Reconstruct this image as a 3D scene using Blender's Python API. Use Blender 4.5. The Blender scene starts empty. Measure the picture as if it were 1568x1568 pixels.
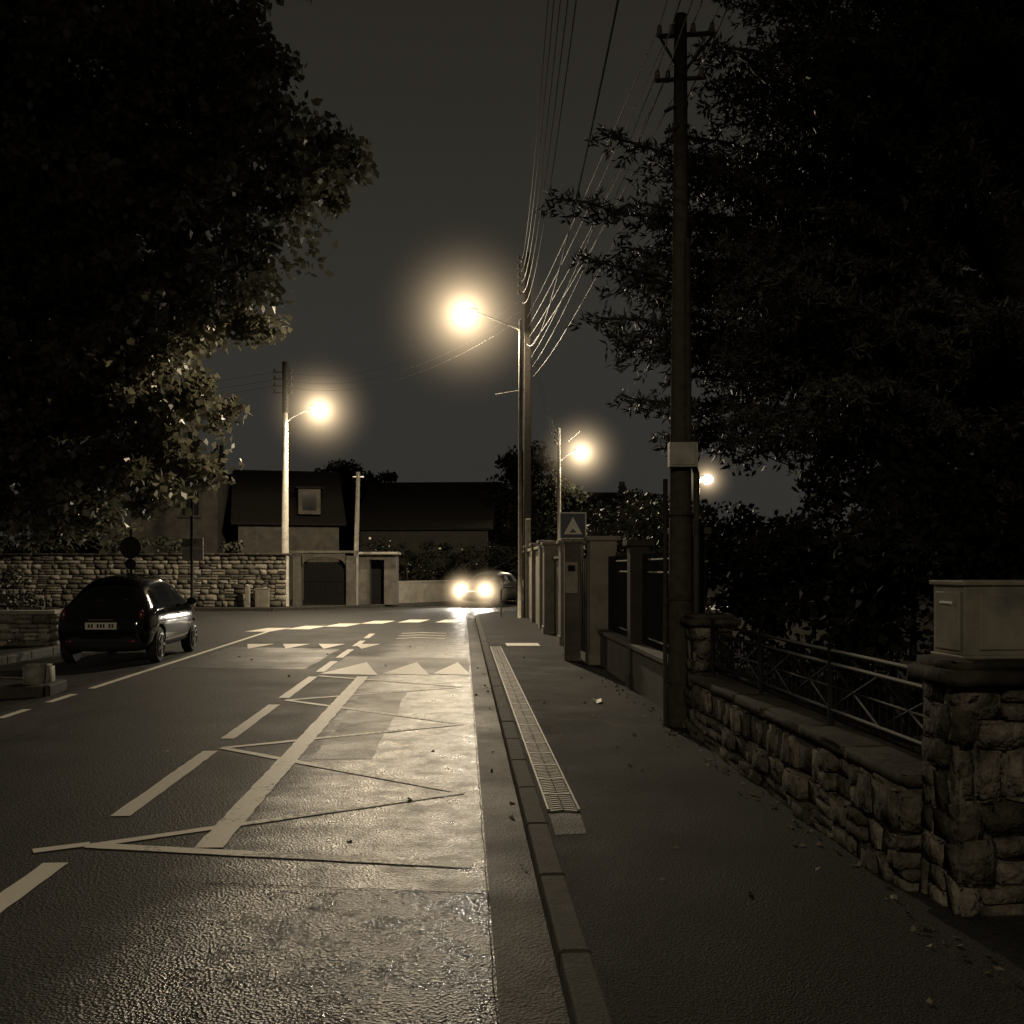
import bpy, bmesh, math, random
import numpy as np
from mathutils import Vector, Matrix
random.seed(7); rng=np.random.default_rng(7)
S=bpy.context.scene
COL=S.collection
SL=0.048
def R(u,v): return (u-SL*v, v)
YAW=math.atan(SL)

# ---------------------------------------------------------------- materials
def N(nt,t,**k):
    n=nt.nodes.new(t)
    for a,b in k.items(): setattr(n,a,b)
    return n
def pm(name,col,rough=.7,metal=0,scale=6,var=.35,bump=0,bscale=40,spec=.5,tone=False,bdist=.01,rvar=0):
    m=bpy.data.materials.new(name); m.use_nodes=True; nt=m.node_tree
    p=nt.nodes['Principled BSDF']; L=nt.links
    tc=N(nt,'ShaderNodeTexCoord')
    n1=N(nt,'ShaderNodeTexNoise'); n1.inputs['Scale'].default_value=scale; n1.inputs['Detail'].default_value=6
    n1.inputs['Roughness'].default_value=.65
    L.new(tc.outputs['Object'],n1.inputs['Vector'])
    r=N(nt,'ShaderNodeValToRGB')
    a=[c*(1-var) for c in col]; b=[min(1,c*(1+var)) for c in col]
    r.color_ramp.elements[0].position=.3; r.color_ramp.elements[1].position=.7
    r.color_ramp.elements[0].color=(*a,1); r.color_ramp.elements[1].color=(*b,1)
    L.new(n1.outputs['Fac'],r.inputs['Fac'])
    out=r.outputs['Color']
    if tone:
        at=N(nt,'ShaderNodeAttribute'); at.attribute_name='tone'
        mx=N(nt,'ShaderNodeVectorMath',operation='SCALE')
        L.new(out,mx.inputs[0]); L.new(at.outputs['Fac'],mx.inputs['Scale']); out=mx.outputs[0]
    L.new(out,p.inputs['Base Color'])
    p.inputs['Roughness'].default_value=rough; p.inputs['Metallic'].default_value=metal
    p.inputs['Specular IOR Level'].default_value=spec
    if bump:
        n2=N(nt,'ShaderNodeTexNoise'); n2.inputs['Scale'].default_value=bscale; n2.inputs['Detail'].default_value=3
        L.new(tc.outputs['Object'],n2.inputs['Vector'])
        bp=N(nt,'ShaderNodeBump'); bp.inputs['Strength'].default_value=bump; bp.inputs['Distance'].default_value=bdist
        L.new(n2.outputs['Fac'],bp.inputs['Height']); L.new(bp.outputs[0],p.inputs['Normal'])
    return m
def asphalt(name,base,rough,bump,agg,spec=.5,rv=.08,bd=.006,lane=False):
    m=bpy.data.materials.new(name); m.use_nodes=True; nt=m.node_tree; L=nt.links
    p=nt.nodes['Principled BSDF']; tc=N(nt,'ShaderNodeTexCoord')
    big=N(nt,'ShaderNodeTexNoise'); big.inputs['Scale'].default_value=.8; big.inputs['Detail'].default_value=8; big.inputs['Roughness'].default_value=.72
    fine=N(nt,'ShaderNodeTexVoronoi'); fine.inputs['Scale'].default_value=agg
    fn=N(nt,'ShaderNodeTexNoise'); fn.inputs['Scale'].default_value=agg*.6; fn.inputs['Detail'].default_value=3
    for n in (big,fine,fn): L.new(tc.outputs['Object'],n.inputs['Vector'])
    r=N(nt,'ShaderNodeValToRGB'); e=r.color_ramp.elements
    e[0].position=.32; e[1].position=.68
    e[0].color=(base*.55,base*.50,base*.42,1); e[1].color=(base*1.4,base*1.28,base*1.08,1)
    L.new(big.outputs['Fac'],r.inputs['Fac'])
    mx=N(nt,'ShaderNodeMix',data_type='RGBA',blend_type='MULTIPLY'); mx.inputs[0].default_value=.75
    L.new(r.outputs['Color'],mx.inputs[6]); L.new(fine.outputs['Color'],mx.inputs[7])
    hs=N(nt,'ShaderNodeHueSaturation'); hs.inputs['Saturation'].default_value=.35; hs.inputs['Value'].default_value=1.6
    L.new(mx.outputs[2],hs.inputs['Color']); L.new(hs.outputs[0],p.inputs['Base Color'])
    def mrng(src,a,b,c,d,smooth=False):
        q=N(nt,'ShaderNodeMapRange'); q.inputs['From Min'].default_value=a; q.inputs['From Max'].default_value=b; q.inputs['To Min'].default_value=c; q.inputs['To Max'].default_value=d
        if smooth: q.interpolation_type='SMOOTHSTEP'
        L.new(src,q.inputs['Value']); return q.outputs[0]
    def math_(op,a,b,c=None):
        q=N(nt,'ShaderNodeMath',operation=op)
        for i,v in enumerate((a,b,c)):
            if v is None: continue
            if isinstance(v,(int,float)): q.inputs[i].default_value=v
            else: L.new(v,q.inputs[i])
        return q.outputs[0]
    rough_out=mrng(big.outputs['Fac'],.35,.65,rough-rv,rough+rv)
    ad=N(nt,'ShaderNodeMath',operation='ADD'); L.new(fine.outputs['Distance'],ad.inputs[0]); L.new(fn.outputs['Fac'],ad.inputs[1])
    bp=N(nt,'ShaderNodeBump'); bp.inputs['Strength'].default_value=bump; bp.inputs['Distance'].default_value=bd
    L.new(ad.outputs[0],bp.inputs['Height']); L.new(bp.outputs[0],p.inputs['Normal'])
    p.inputs['Specular IOR Level'].default_value=spec
    if lane:   # polished / damp wheel lane, coarse chippings, mottled wear
        sp=N(nt,'ShaderNodeSeparateXYZ'); L.new(tc.outputs['Object'],sp.inputs[0])
        u=math_('MULTIPLY_ADD',sp.outputs[1],SL,sp.outputs[0])
        w=N(nt,'ShaderNodeTexNoise'); w.inputs['Scale'].default_value=1.6; w.inputs['Detail'].default_value=6; w.inputs['Roughness'].default_value=.6; L.new(tc.outputs['Object'],w.inputs['Vector'])
        un=math_('MULTIPLY_ADD',w.outputs['Fac'],1.1,u)
        wet=mrng(un,-1.15,-.35,0,1,True)
        patch=mrng(math_('MULTIPLY_ADD',w.outputs['Fac'],.12,sp.outputs[1]),5.1,5.2,1,0)
        patch=math_('MULTIPLY',patch,wet)
        mott=N(nt,'ShaderNodeTexNoise'); mott.inputs['Scale'].default_value=3.6; mott.inputs['Detail'].default_value=8; mott.inputs['Roughness'].default_value=.74; L.new(tc.outputs['Object'],mott.inputs['Vector'])
        rw=mrng(mott.outputs['Fac'],.38,.62,.27,.52)
        rw=math_('MULTIPLY_ADD',patch,-.12,rw)
        mixr=N(nt,'ShaderNodeMix',data_type='FLOAT'); L.new(wet,mixr.inputs[0]); L.new(rough_out,mixr.inputs[2]); L.new(rw,mixr.inputs[3]); rough_out=mixr.outputs[0]
        L.new(math_('MULTIPLY_ADD',patch,.006,.0042),bp.inputs['Distance'])
        L.new(math_('MULTIPLY_ADD',wet,math_('MULTIPLY_ADD',patch,.55,.26),.16),p.inputs['Specular IOR Level'])
    L.new(rough_out,p.inputs['Roughness'])
    return m
def paint_mat(name,x0,x1,w0,w1):
    m=bpy.data.materials.new(name); m.use_nodes=True; nt=m.node_tree; L=nt.links
    p=nt.nodes['Principled BSDF']; tc=N(nt,'ShaderNodeTexCoord')
    n=N(nt,'ShaderNodeTexNoise'); n.inputs['Scale'].default_value=22; n.inputs['Detail'].default_value=8; n.inputs['Roughness'].default_value=.75
    n2=N(nt,'ShaderNodeTexNoise'); n2.inputs['Scale'].default_value=2.2; n2.inputs['Detail'].default_value=3
    for q in (n,n2): L.new(tc.outputs['Object'],q.inputs['Vector'])
    sp=N(nt,'ShaderNodeSeparateXYZ'); L.new(tc.outputs['Object'],sp.inputs[0])
    mr=N(nt,'ShaderNodeMapRange'); mr.inputs['From Min'].default_value=x0; mr.inputs['From Max'].default_value=x1
    mr.inputs['To Min'].default_value=w0; mr.inputs['To Max'].default_value=w1; L.new(sp.outputs[0],mr.inputs['Value'])
    a=N(nt,'ShaderNodeMath',operation='MULTIPLY_ADD'); L.new(n2.outputs['Fac'],a.inputs[0]); a.inputs[1].default_value=.5; L.new(n.outputs['Fac'],a.inputs[2])
    s=N(nt,'ShaderNodeMath',operation='SUBTRACT'); L.new(a.outputs[0],s.inputs[0]); L.new(mr.outputs[0],s.inputs[1])
    r=N(nt,'ShaderNodeValToRGB'); e=r.color_ramp.elements; e[0].position=0.0; e[1].position=.1
    e[0].color=(.05,.046,.04,1); e[1].color=(.8,.76,.67,1); L.new(s.outputs[0],r.inputs['Fac'])
    L.new(r.outputs[0],p.inputs['Base Color']); p.inputs['Roughness'].default_value=.5; p.inputs['Specular IOR Level'].default_value=.35
    bp=N(nt,'ShaderNodeBump'); bp.inputs['Strength'].default_value=.5; bp.inputs['Distance'].default_value=.006
    L.new(n.outputs['Fac'],bp.inputs['Height']); L.new(bp.outputs[0],p.inputs['Normal'])
    return m
def emis(name,col,s):
    m=bpy.data.materials.new(name); m.use_nodes=True; p=m.node_tree.nodes['Principled BSDF']
    p.inputs['Base Color'].default_value=(.8,.8,.8,1); p.inputs['Emission Color'].default_value=(*col,1); p.inputs['Emission Strength'].default_value=s
    return m
def glass_mat():
    m=bpy.data.materials.new('car_glass'); m.use_nodes=True; nt=m.node_tree
    nt.nodes.clear(); o=N(nt,'ShaderNodeOutputMaterial'); t=N(nt,'ShaderNodeBsdfTransparent'); g=N(nt,'ShaderNodeBsdfGlossy'); x=N(nt,'ShaderNodeMixShader')
    f=N(nt,'ShaderNodeFresnel'); f.inputs['IOR'].default_value=1.5
    t.inputs['Color'].default_value=(.85,.86,.85,1); g.inputs['Roughness'].default_value=.03; g.inputs['Color'].default_value=(.9,.9,.9,1)
    nt.links.new(f.outputs[0],x.inputs[0]); nt.links.new(t.outputs[0],x.inputs[1]); nt.links.new(g.outputs[0],x.inputs[2]); nt.links.new(x.outputs[0],o.inputs['Surface'])
    return m
def leaf_mat(name,col,rough=.5,trans=.25,spec=.4):
    m=bpy.data.materials.new(name); m.use_nodes=True; nt=m.node_tree; p=nt.nodes['Principled BSDF']; L=nt.links
    tc=N(nt,'ShaderNodeTexCoord'); n=N(nt,'ShaderNodeTexNoise'); n.inputs['Scale'].default_value=1.4; n.inputs['Detail'].default_value=3
    L.new(tc.outputs['Object'],n.inputs['Vector'])
    r=N(nt,'ShaderNodeValToRGB'); e=r.color_ramp.elements; e[0].position=.35; e[1].position=.65
    e[0].color=(*[c*.5 for c in col],1); e[1].color=(*[c*1.5 for c in col],1)
    L.new(n.outputs['Fac'],r.inputs[0]); L.new(r.outputs[0],p.inputs['Base Color'])
    p.inputs['Roughness'].default_value=rough; p.inputs['Specular IOR Level'].default_value=spec
    if trans:
        tr=N(nt,'ShaderNodeBsdfTranslucent'); L.new(r.outputs[0],tr.inputs['Color']); mx=N(nt,'ShaderNodeMixShader'); mx.inputs[0].default_value=trans
        L.new(p.outputs[0],mx.inputs[1]); L.new(tr.outputs[0],mx.inputs[2]); L.new(mx.outputs[0],nt.nodes['Material Output'].inputs['Surface'])
    return m

M_ROAD=asphalt('asphalt_road',.031,.64,.9,72,spec=.3,lane=True)
M_OLD=asphalt('asphalt_old_patch',.042,.55,.6,90,spec=.3)
M_DARKP=asphalt('asphalt_repair',.024,.5,.5,90,spec=.28,rv=.12)
M_GUT=asphalt('gutter_concrete',.027,.65,.5,60,spec=.16)
M_PAVE=asphalt('pavement_asphalt',.021,.8,.7,90,spec=.12)
M_SOIL=pm('garden_soil',(.02,.018,.014),.95,bump=.6,bscale=12,bdist=.05,spec=.1)
M_KERB=pm('kerb_stone',(.05,.047,.04),.8,scale=9,var=.4,bump=.5,bscale=60,spec=.2)
M_TAR=pm('tar_seam',(.014,.013,.012),.85,scale=20,spec=.2)
M_PAINT=paint_mat('road_paint',-2.6,-.4,.44,.84)
M_PAINT2=paint_mat('road_paint_far',-8,0,.50,.48)
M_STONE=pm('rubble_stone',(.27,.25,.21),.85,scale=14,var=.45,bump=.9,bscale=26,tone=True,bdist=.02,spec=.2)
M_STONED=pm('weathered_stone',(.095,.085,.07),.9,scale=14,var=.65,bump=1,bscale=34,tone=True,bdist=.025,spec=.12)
M_MORT=pm('mortar',(.05,.046,.04),.95,scale=20,bump=.6,bscale=60)
M_COPE=pm('coping_stone',(.05,.045,.037),.9,scale=10,var=.5,bump=.7,bscale=30,spec=.12)
M_REND=pm('render_wall',(.26,.24,.2),.9,scale=2.5,var=.3,bump=.3,bscale=60)
M_RENDD=pm('render_wall_grey',(.10,.092,.078),.9,scale=2.5,var=.4,bump=.3,bscale=60)
M_DARKW=pm('dark_wall',(.035,.031,.026),.9,scale=3,var=.3)
M_ROOF=pm('roof_tiles',(.016,.014,.012),.9,scale=9,var=.4,bump=.6,bscale=14,bdist=.04,spec=.1)
M_MET=pm('painted_iron',(.012,.012,.012),.7,scale=14,var=.4,bump=.1,spec=.15)
M_WOOD=pm('pole_wood',(.04,.035,.028),.85,scale=12,var=.4,bump=.4,bscale=30,spec=.2)
M_CONC=pm('concrete_pole',(.26,.245,.21),.75,scale=5,var=.35,bump=.3,bscale=40)
M_GALV=pm('galvanised_steel',(.22,.215,.2),.55,metal=.3,scale=8,var=.2)
M_BOX=pm('cabinet_plastic',(.25,.235,.19),.6,scale=5,var=.35,bump=.12,bscale=50)
M_JBOX=pm('junction_plastic',(.26,.245,.21),.6,scale=6,var=.25)
M_BARK=pm('bark',(.05,.042,.034),.9,scale=8,var=.5,bump=.9,bscale=14,bdist=.04)
M_INS=pm('insulator_ceramic',(.12,.1,.08),.3,scale=4)
M_WIRE=pm('cable',(.05,.048,.042),.6,scale=3)
M_GLASSW=pm('window_glass',(.012,.012,.012),.1,scale=2)
M_WHITE=pm('white_paint',(.7,.68,.62),.6,scale=6,var=.1)
M_BLUE=pm('sign_blue',(.03,.04,.07),.4,scale=6,var=.1)
M_RUB=pm('tyre_rubber',(.012,.012,.012),.8,scale=20)
M_CARP=pm('car_paint_black',(.004,.004,.005),.07,scale=3,var=.1,spec=.5)
M_RIM=pm('alloy_rim',(.25,.25,.24),.3,metal=.8,scale=5)
M_TAIL=pm('tail_lens',(.09,.02,.015),.15,scale=5)
M_PLATE=pm('number_plate',(.6,.58,.5),.5,scale=30,var=.2)
M_SEAT=pm('seat_cloth',(.02,.02,.02),.9)
M_GLASS=glass_mat()
M_LEAF=leaf_mat('leaf_broad',(.12,.115,.078),.4,.42,.5)
M_NEED=leaf_mat('cedar_needles',(.04,.041,.029),.55,0,.2)
M_DLEAF=leaf_mat('hedge_leaf',(.011,.012,.008),.8,.0,.06)
M_SLEAF=leaf_mat('shrub_leaf',(.05,.052,.035),.55,.0,.3)
M_LITTER=pm('dead_leaves',(.13,.11,.08),.8,scale=12,var=.5)
M_FLOWER=pm('pale_blossom',(.4,.38,.33),.7)

# ---------------------------------------------------------------- mesh helpers
def link(o,parent=None):
    COL.objects.link(o)
    if parent: o.parent=parent
    return o
def empty(name,loc=(0,0,0),yaw=0):
    e=bpy.data.objects.new(name,None); e.location=loc; e.rotation_euler=(0,0,yaw); e.empty_display_size=.3; COL.objects.link(e); return e
def mesh(name,v,f,mat,parent=None,smooth=False,tones=None,mi=None):
    me=bpy.data.meshes.new(name); me.from_pydata(v,[],f)
    for m in (mat if isinstance(mat,(list,tuple)) else [mat]): me.materials.append(m)
    if mi is not None: me.polygons.foreach_set('material_index',mi)
    if smooth: me.polygons.foreach_set('use_smooth',[True]*len(me.polygons))
    if tones is not None:
        a=me.attributes.new('tone','FLOAT','POINT'); a.data.foreach_set('value',tones)
    me.update(); o=bpy.data.objects.new(name,me); return link(o,parent)
class MB:
    def __init__(s): s.v=[];s.f=[];s.m=[]
    def box(s,c,d,yaw=0,mi=0,bev=0,taper=1):
        x,y,z=[q/2 for q in d]; cs,sn=math.cos(yaw),math.sin(yaw); b=len(s.v)
        for k,(a,e,g) in enumerate([(-1,-1,-1),(1,-1,-1),(1,1,-1),(-1,1,-1),(-1,-1,1),(1,-1,1),(1,1,1),(-1,1,1)]):
            t=taper if g>0 else 1
            px,py=a*x*t,e*y*t; s.v.append((c[0]+px*cs-py*sn,c[1]+px*sn+py*cs,c[2]+g*z))
        for q in [(0,3,2,1),(4,5,6,7),(0,1,5,4),(1,2,6,5),(2,3,7,6),(3,0,4,7)]:
            s.f.append(tuple(b+i for i in q)); s.m.append(mi)
    def tube(s,pts,r,n=8,mi=0,cap=True):
        pts=[Vector(p) for p in pts]; rs=r if isinstance(r,(list,tuple)) else [r]*len(pts)
        b=len(s.v)
        for i,p in enumerate(pts):
            d=(pts[min(i+1,len(pts)-1)]-pts[max(i-1,0)]).normalized()
            a=Vector((0,0,1)) if abs(d.z)<.9 else Vector((1,0,0))
            x=d.cross(a).normalized(); y=d.cross(x).normalized()
            for k in range(n):
                t=2*math.pi*k/n; s.v.append(tuple(p+(x*math.cos(t)+y*math.sin(t))*rs[i]))
        for i in range(len(pts)-1):
            for k in range(n):
                k2=(k+1)%n; s.f.append((b+i*n+k,b+i*n+k2,b+(i+1)*n+k2,b+(i+1)*n+k)); s.m.append(mi)
        if cap:
            s.f.append(tuple(b+k for k in range(n))); s.m.append(mi)
            e=b+(len(pts)-1)*n; s.f.append(tuple(e+k for k in range(n))[::-1]); s.m.append(mi)
    def poly(s,pts,mi=0):
        b=len(s.v); s.v+= [tuple(p) for p in pts]; s.f.append(tuple(range(b,b+len(pts)))); s.m.append(mi)
    def ell(s,c,r,mi=0,nu=14,nv=8,yaw=0):
        b=len(s.v); cs,sn=math.cos(yaw),math.sin(yaw)
        for j in range(nv+1):
            ph=math.pi*j/nv
            for i in range(nu):
                th=2*math.pi*i/nu; x=r[0]*math.sin(ph)*math.cos(th); y=r[1]*math.sin(ph)*math.sin(th)
                s.v.append((c[0]+x*cs-y*sn,c[1]+x*sn+y*cs,c[2]+r[2]*math.cos(ph)))
        for j in range(nv):
            for i in range(nu):
                i2=(i+1)%nu; s.f.append((b+j*nu+i,b+(j+1)*nu+i,b+(j+1)*nu+i2,b+j*nu+i2)); s.m.append(mi)
    def out(s,name,mat,parent=None,smooth=False,bevel=0,norm=True):
        o=mesh(name,s.v,s.f,mat,parent,smooth,mi=s.m)
        if norm:
            bm=bmesh.new(); bm.from_mesh(o.data); bmesh.ops.recalc_face_normals(bm,faces=bm.faces); bm.to_mesh(o.data); bm.free()
        if bevel:
            md=o.modifiers.new('b','BEVEL'); md.width=bevel; md.segments=2; md.limit_method='ANGLE'
        return o
def sheet(name,poly,z,mat,parent=None):
    me=bpy.data.meshes.new(name); bm=bmesh.new(); vs=[bm.verts.new((x,y,z)) for x,y in poly]
    f=bm.faces.new(vs); f.normal_update()
    if f.normal.z<0: f.normal_flip()
    bmesh.ops.triangulate(bm,faces=[f]); bm.to_mesh(me); bm.free(); me.materials.append(mat)
    return link(bpy.data.objects.new(name,me),parent)
def slab(name,poly,z0,z1,mat):
    me=bpy.data.meshes.new(name); bm=bmesh.new(); vs=[bm.verts.new((x,y,z1)) for x,y in poly]
    f=bm.faces.new(vs); f.normal_update()
    if f.normal.z<0: f.normal_flip()
    lo=[bm.verts.new((x,y,z0)) for x,y in poly]; n=len(poly)
    for i in range(n): bm.faces.new((vs[i],vs[(i+1)%n],lo[(i+1)%n],lo[i]))
    bmesh.ops.triangulate(bm,faces=[f]); bmesh.ops.recalc_face_normals(bm,faces=bm.faces); bm.to_mesh(me); bm.free(); me.materials.append(mat)
    return link(bpy.data.objects.new(name,me))

T=[]; TF=[]
LV=[-1,-.84,0,.84,1]
def _tmpl():
    idx={}
    def vid(p):
        if p not in idx: idx[p]=len(T); T.append(p)
        return idx[p]
    for ax in range(3):
        for sgn in (-1,1):
            for i in range(4):
                for j in range(4):
                    q=[]
                    for (a,b) in ((i,j),(i+1,j),(i+1,j+1),(i,j+1)):
                        p=[0,0,0]; p[ax]=sgn; p[(ax+1)%3]=LV[a]; p[(ax+2)%3]=LV[b]; q.append(vid(tuple(p)))
                    TF.append(q if sgn>0 else q[::-1])
_tmpl()
class Stones:
    def __init__(s): s.v=[];s.f=[];s.t=[]
    def stone(s,c,h,ang,jit=.05,round_=.09,rough=.006):
        cs,sn=math.cos(ang),math.sin(ang); b=len(s.v); tone=random.choice([random.uniform(.35,.8),random.uniform(.7,1.6)])
        cj={(a,d,g):[1+random.uniform(-jit,jit)*1.6 for _ in range(3)] for a in (-1,1) for d in (-1,1) for g in (-1,1)}
        for p in T:
            ext=sum(abs(q)==1 for q in p)
            j=[0,0,0]
            for key,val in cj.items():
                w=1
                for i in range(3): w*=(1+key[i]*p[i])/2
                for i in range(3): j[i]+=w*val[i]
            x,y,z=[(p[i]*h[i]-(math.copysign(min(h)*round_*2.2,p[i]) if (abs(p[i])==1 and ext>1) else 0))*j[i]+random.uniform(-rough,rough) for i in range(3)]
            s.v.append((c[0]+x*cs-y*sn,c[1]+x*sn+y*cs,c[2]+z)); s.t.append(tone)
        s.f+=[tuple(b+i for i in q) for q in TF]
    def face(s,x0,y0,x1,y1,z0,z1,rowh,slen,depth,prot=.02,gap=.005):
        L=math.hypot(x1-x0,y1-y0); ang=math.atan2(y1-y0,x1-x0); dx,dy=(x1-x0)/L,(y1-y0)/L
        z=z0
        while z<z1-.02:
            h=min(rowh*random.uniform(.7,1.35),z1-z)
            if z1-(z+h)<rowh*.35: h=z1-z
            a=-random.uniform(0,slen*.4)
            while a<L-.01:
                l=slen*random.uniform(.5,1.6); a0=max(a,0); a1=min(a+l,L)
                if L-a1<slen*.25: a1=L; l=L-a
                if a1-a0>.03:
                    pr=random.uniform(-prot,prot); c=((a0+a1)/2)
                    if random.random()<.3 and h>rowh*.9:
                        for q in (0.25,.75):
                            s.stone((x0+dx*c-dy*pr,y0+dy*c+dx*pr,z+h*q),((a1-a0)/2-gap,depth/2,h/4-gap*.7),ang)
                    else:
                        s.stone((x0+dx*c-dy*pr,y0+dy*c+dx*pr,z+h/2),((a1-a0)/2-gap,depth/2,h/2-gap),ang,.09,.12)
                a+=l
            z+=h
    def out(s,name,mat,parent):
        return mesh(name,s.v,s.f,mat,parent,True,tones=s.t)

# ---------------------------------------------------------------- foliage
def leaves(name,C,length,width,mat,parent=None,D=None,spread=1.0):
    n=len(C)
    u=rng.normal(size=(n,3))
    if D is not None: u=D+spread*u*.35
    u/=np.linalg.norm(u,axis=1)[:,None]
    w=rng.normal(size=(n,3)); w-= (w*u).sum(1)[:,None]*u; w/=np.linalg.norm(w,axis=1)[:,None]
    nn=np.cross(u,w)
    l=length*rng.uniform(.6,1.3,n)[:,None]; k=width*rng.uniform(.6,1.3,n)[:,None]
    V=np.empty((n,4,3)); V[:,0]=C; V[:,1]=C+u*l*.45+w*k*.5+nn*k*.15; V[:,2]=C+u*l; V[:,3]=C+u*l*.45-w*k*.5+nn*k*.15
    F=np.arange(n*4).reshape(n,4)
    me=bpy.data.meshes.new(name)
    me.vertices.add(n*4); me.vertices.foreach_set('co',V.reshape(-1))
    me.loops.add(n*4); me.loops.foreach_set('vertex_index',F.reshape(-1).astype(np.int32))
    me.polygons.add(n); me.polygons.foreach_set('loop_start',np.arange(0,n*4,4,dtype=np.int32))
    me.update(calc_edges=True); me.validate(); me.materials.append(mat)
    return link(bpy.data.objects.new(name,me),parent)
def clumps(ells,per_m3,leaf_n,cr=.33,shell=.45):
    out=[];cc=[]
    for (c,r) in ells:
        vol=4.19*r[0]*r[1]*r[2]; k=max(3,int(vol*per_m3))
        d=rng.normal(size=(k,3)); d/=np.linalg.norm(d,axis=1)[:,None]
        rad=rng.uniform(0,1,k)**shell
        p=np.array(c)+d*rad[:,None]*np.array(r)*rng.uniform(.9,1.12,(k,1)); cc.append(p)
        m=rng.integers(int(leaf_n*.4),int(leaf_n*1.5),k); s=cr*rng.uniform(.55,1.35,k)
        g=rng.normal(size=(m.sum(),3)); gl=np.linalg.norm(g,axis=1)[:,None]; g=g/gl*np.minimum(gl,1.9)
        q=np.repeat(p,m,axis=0)+g*np.repeat(s,m)[:,None]*np.array([.62,.62,.42])
        out.append(q)
    return np.concatenate(out),np.concatenate(cc)
def broadleaf(name,base,trunk_r,ells,per,ln,L,W,mat,cr=.33,branches=40,crown=None,shell=.45):
    e=empty(name,base); C,cc=clumps(ells,per,ln,cr,shell)
    C=C-np.array(base); C=C[C[:,2]>.02]
    leaves('foliage',C,L,W,mat,e)
    b=MB(); crown=crown or ells[0][0]; top=Vector(crown)-Vector(base); fork=Vector((top.x*.15,top.y*.15,min(top.z*.45,3)))
    b.tube([(0,0,-.1),(0,0,.3),tuple(fork*.5+Vector((0.05,0,0))),tuple(fork)],[trunk_r*1.35,trunk_r,trunk_r*.85,trunk_r*.75],12)
    for (c,r) in ells:
        t=Vector(c)-Vector(base); m=fork.lerp(t,.5)+Vector((0,0,.3))
        b.tube([tuple(fork-Vector((0,0,.2))),tuple(m),tuple(t)],[trunk_r*.6,trunk_r*.35,trunk_r*.12],8)
    idx=rng.choice(len(cc),min(branches,len(cc)),replace=False)
    cen=[Vector(c)-Vector(base) for c,r in ells]
    for i in idx:
        t=Vector(cc[i])-Vector(base); s=min(cen,key=lambda q:(q-t).length)
        b.tube([tuple(s.lerp(fork,.3)),tuple(s.lerp(t,.5)+Vector((0,0,.1))),tuple(t)],[trunk_r*.2,trunk_r*.1,.008],5)
    b.out('trunk_and_limbs',M_BARK,e,True,norm=False)
    return e

# ---------------------------------------------------------------- ground, roads
g=1500
sheet('ground',[(-g,-g),(g,-g),(g,g),(-g,g)],0,M_SOIL)
road=[R(.5,-25),R(.5,33)]
for k in range(1,8):
    t=k/7*math.pi/2; cx,cy=R(.5,33); road.append((cx+4-4*math.cos(t),cy+4*math.sin(t)))
road+=[(30,36),(30,45.6),(-2,45.6),(-6.2,41.3),(-9,38.4),(-60,38.4),(-60,29.5),(-13,29.5)]
for k in range(0,7):
    t=k/6*math.pi/2; road.append((-13+4.1*math.sin(t)-.0,25.4+4.1*math.cos(t)))
road+=[(-8.9,25),R(-7.7,22),R(-7.7,14.3),R(-5.1,13.4),R(-5.4,-25)]
sheet('road',road,.004,M_ROAD)
def jag(pts,step=.35,a=.02):
    o=[]
    for p,q in zip(pts,pts[1:]+pts[:1]):
        L=math.hypot(q[0]-p[0],q[1]-p[1]); n=max(1,int(L/step))
        for i in range(n):
            t=i/n; o.append((p[0]+(q[0]-p[0])*t+random.uniform(-a,a),p[1]+(q[1]-p[1])*t+random.uniform(-a,a)))
    return o
def rp(name,pts,z,mat,j=True): return sheet(name,[R(*p) for p in (jag(pts) if j else pts)],z,mat)
rp('road_patch',[(-2.15,15.6),(.1,15.4),(.1,18.2),(-2.1,18.6)],.0064,M_OLD)
rp('road_patch',[(-4.7,16.5),(-2.5,16.2),(-2.4,20.3),(-4.7,20.8)],.0066,M_DARKP)
rp('road_patch',[(-1.25,8.6),(-.75,8.6),(-.72,13.4),(-1.3,13.2)],.0068,M_DARKP)
rp('gutter',[(.13,-20),(.38,-20),(.38,33),(.13,33)],.0072,M_GUT,False)
sm=MB()
def seam(pts,w=.005,z=.0078):
    P=[]
    for p,q in zip(pts[:-1],pts[1:]):
        n=max(2,int(math.hypot(q[0]-p[0],q[1]-p[1])/.12))
        P+=[(p[0]+(q[0]-p[0])*i/n+random.uniform(-.005,.005),p[1]+(q[1]-p[1])*i/n+random.uniform(-.005,.005)) for i in range(n)]
    P.append(pts[-1])
    for p,q in zip(P[:-1],P[1:]):
        d=Vector((q[0]-p[0],q[1]-p[1])).normalized(); n=(-d.y*w*random.uniform(.5,1),d.x*w*random.uniform(.5,1))
        sm.poly([(*R(p[0]-n[0],p[1]-n[1]),z),(*R(q[0]-n[0],q[1]-n[1]),z),(*R(q[0]+n[0],q[1]+n[1]),z),(*R(p[0]+n[0],p[1]+n[1]),z)])
seam([(-1.3,5.2),(-.6,5.12),(.12,5.02)],.006); seam([(.12,2),(.12,8),(.12,15)],.003)
seam([(-4.2,3),(-4.0,6),(-4.25,9),(-4.1,14)],.004); seam([(-3.2,7.2),(-2.6,7.5),(-1.9,7.35)],.003)
sm.out('road_seams',M_TAR,None,norm=False)
pv=[R(.5,-25),R(.5,33)]
for k in range(1,8):
    t=k/7*math.pi/2; cx,cy=R(.5,33); pv.append((cx+4-4*math.cos(t),cy+4*math.sin(t)))
pv+=[(30,37),(30,35),R(2.2+1,34.5),R(2.3,-25)]
slab('pavement',pv,0,.105,M_PAVE)
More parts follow.
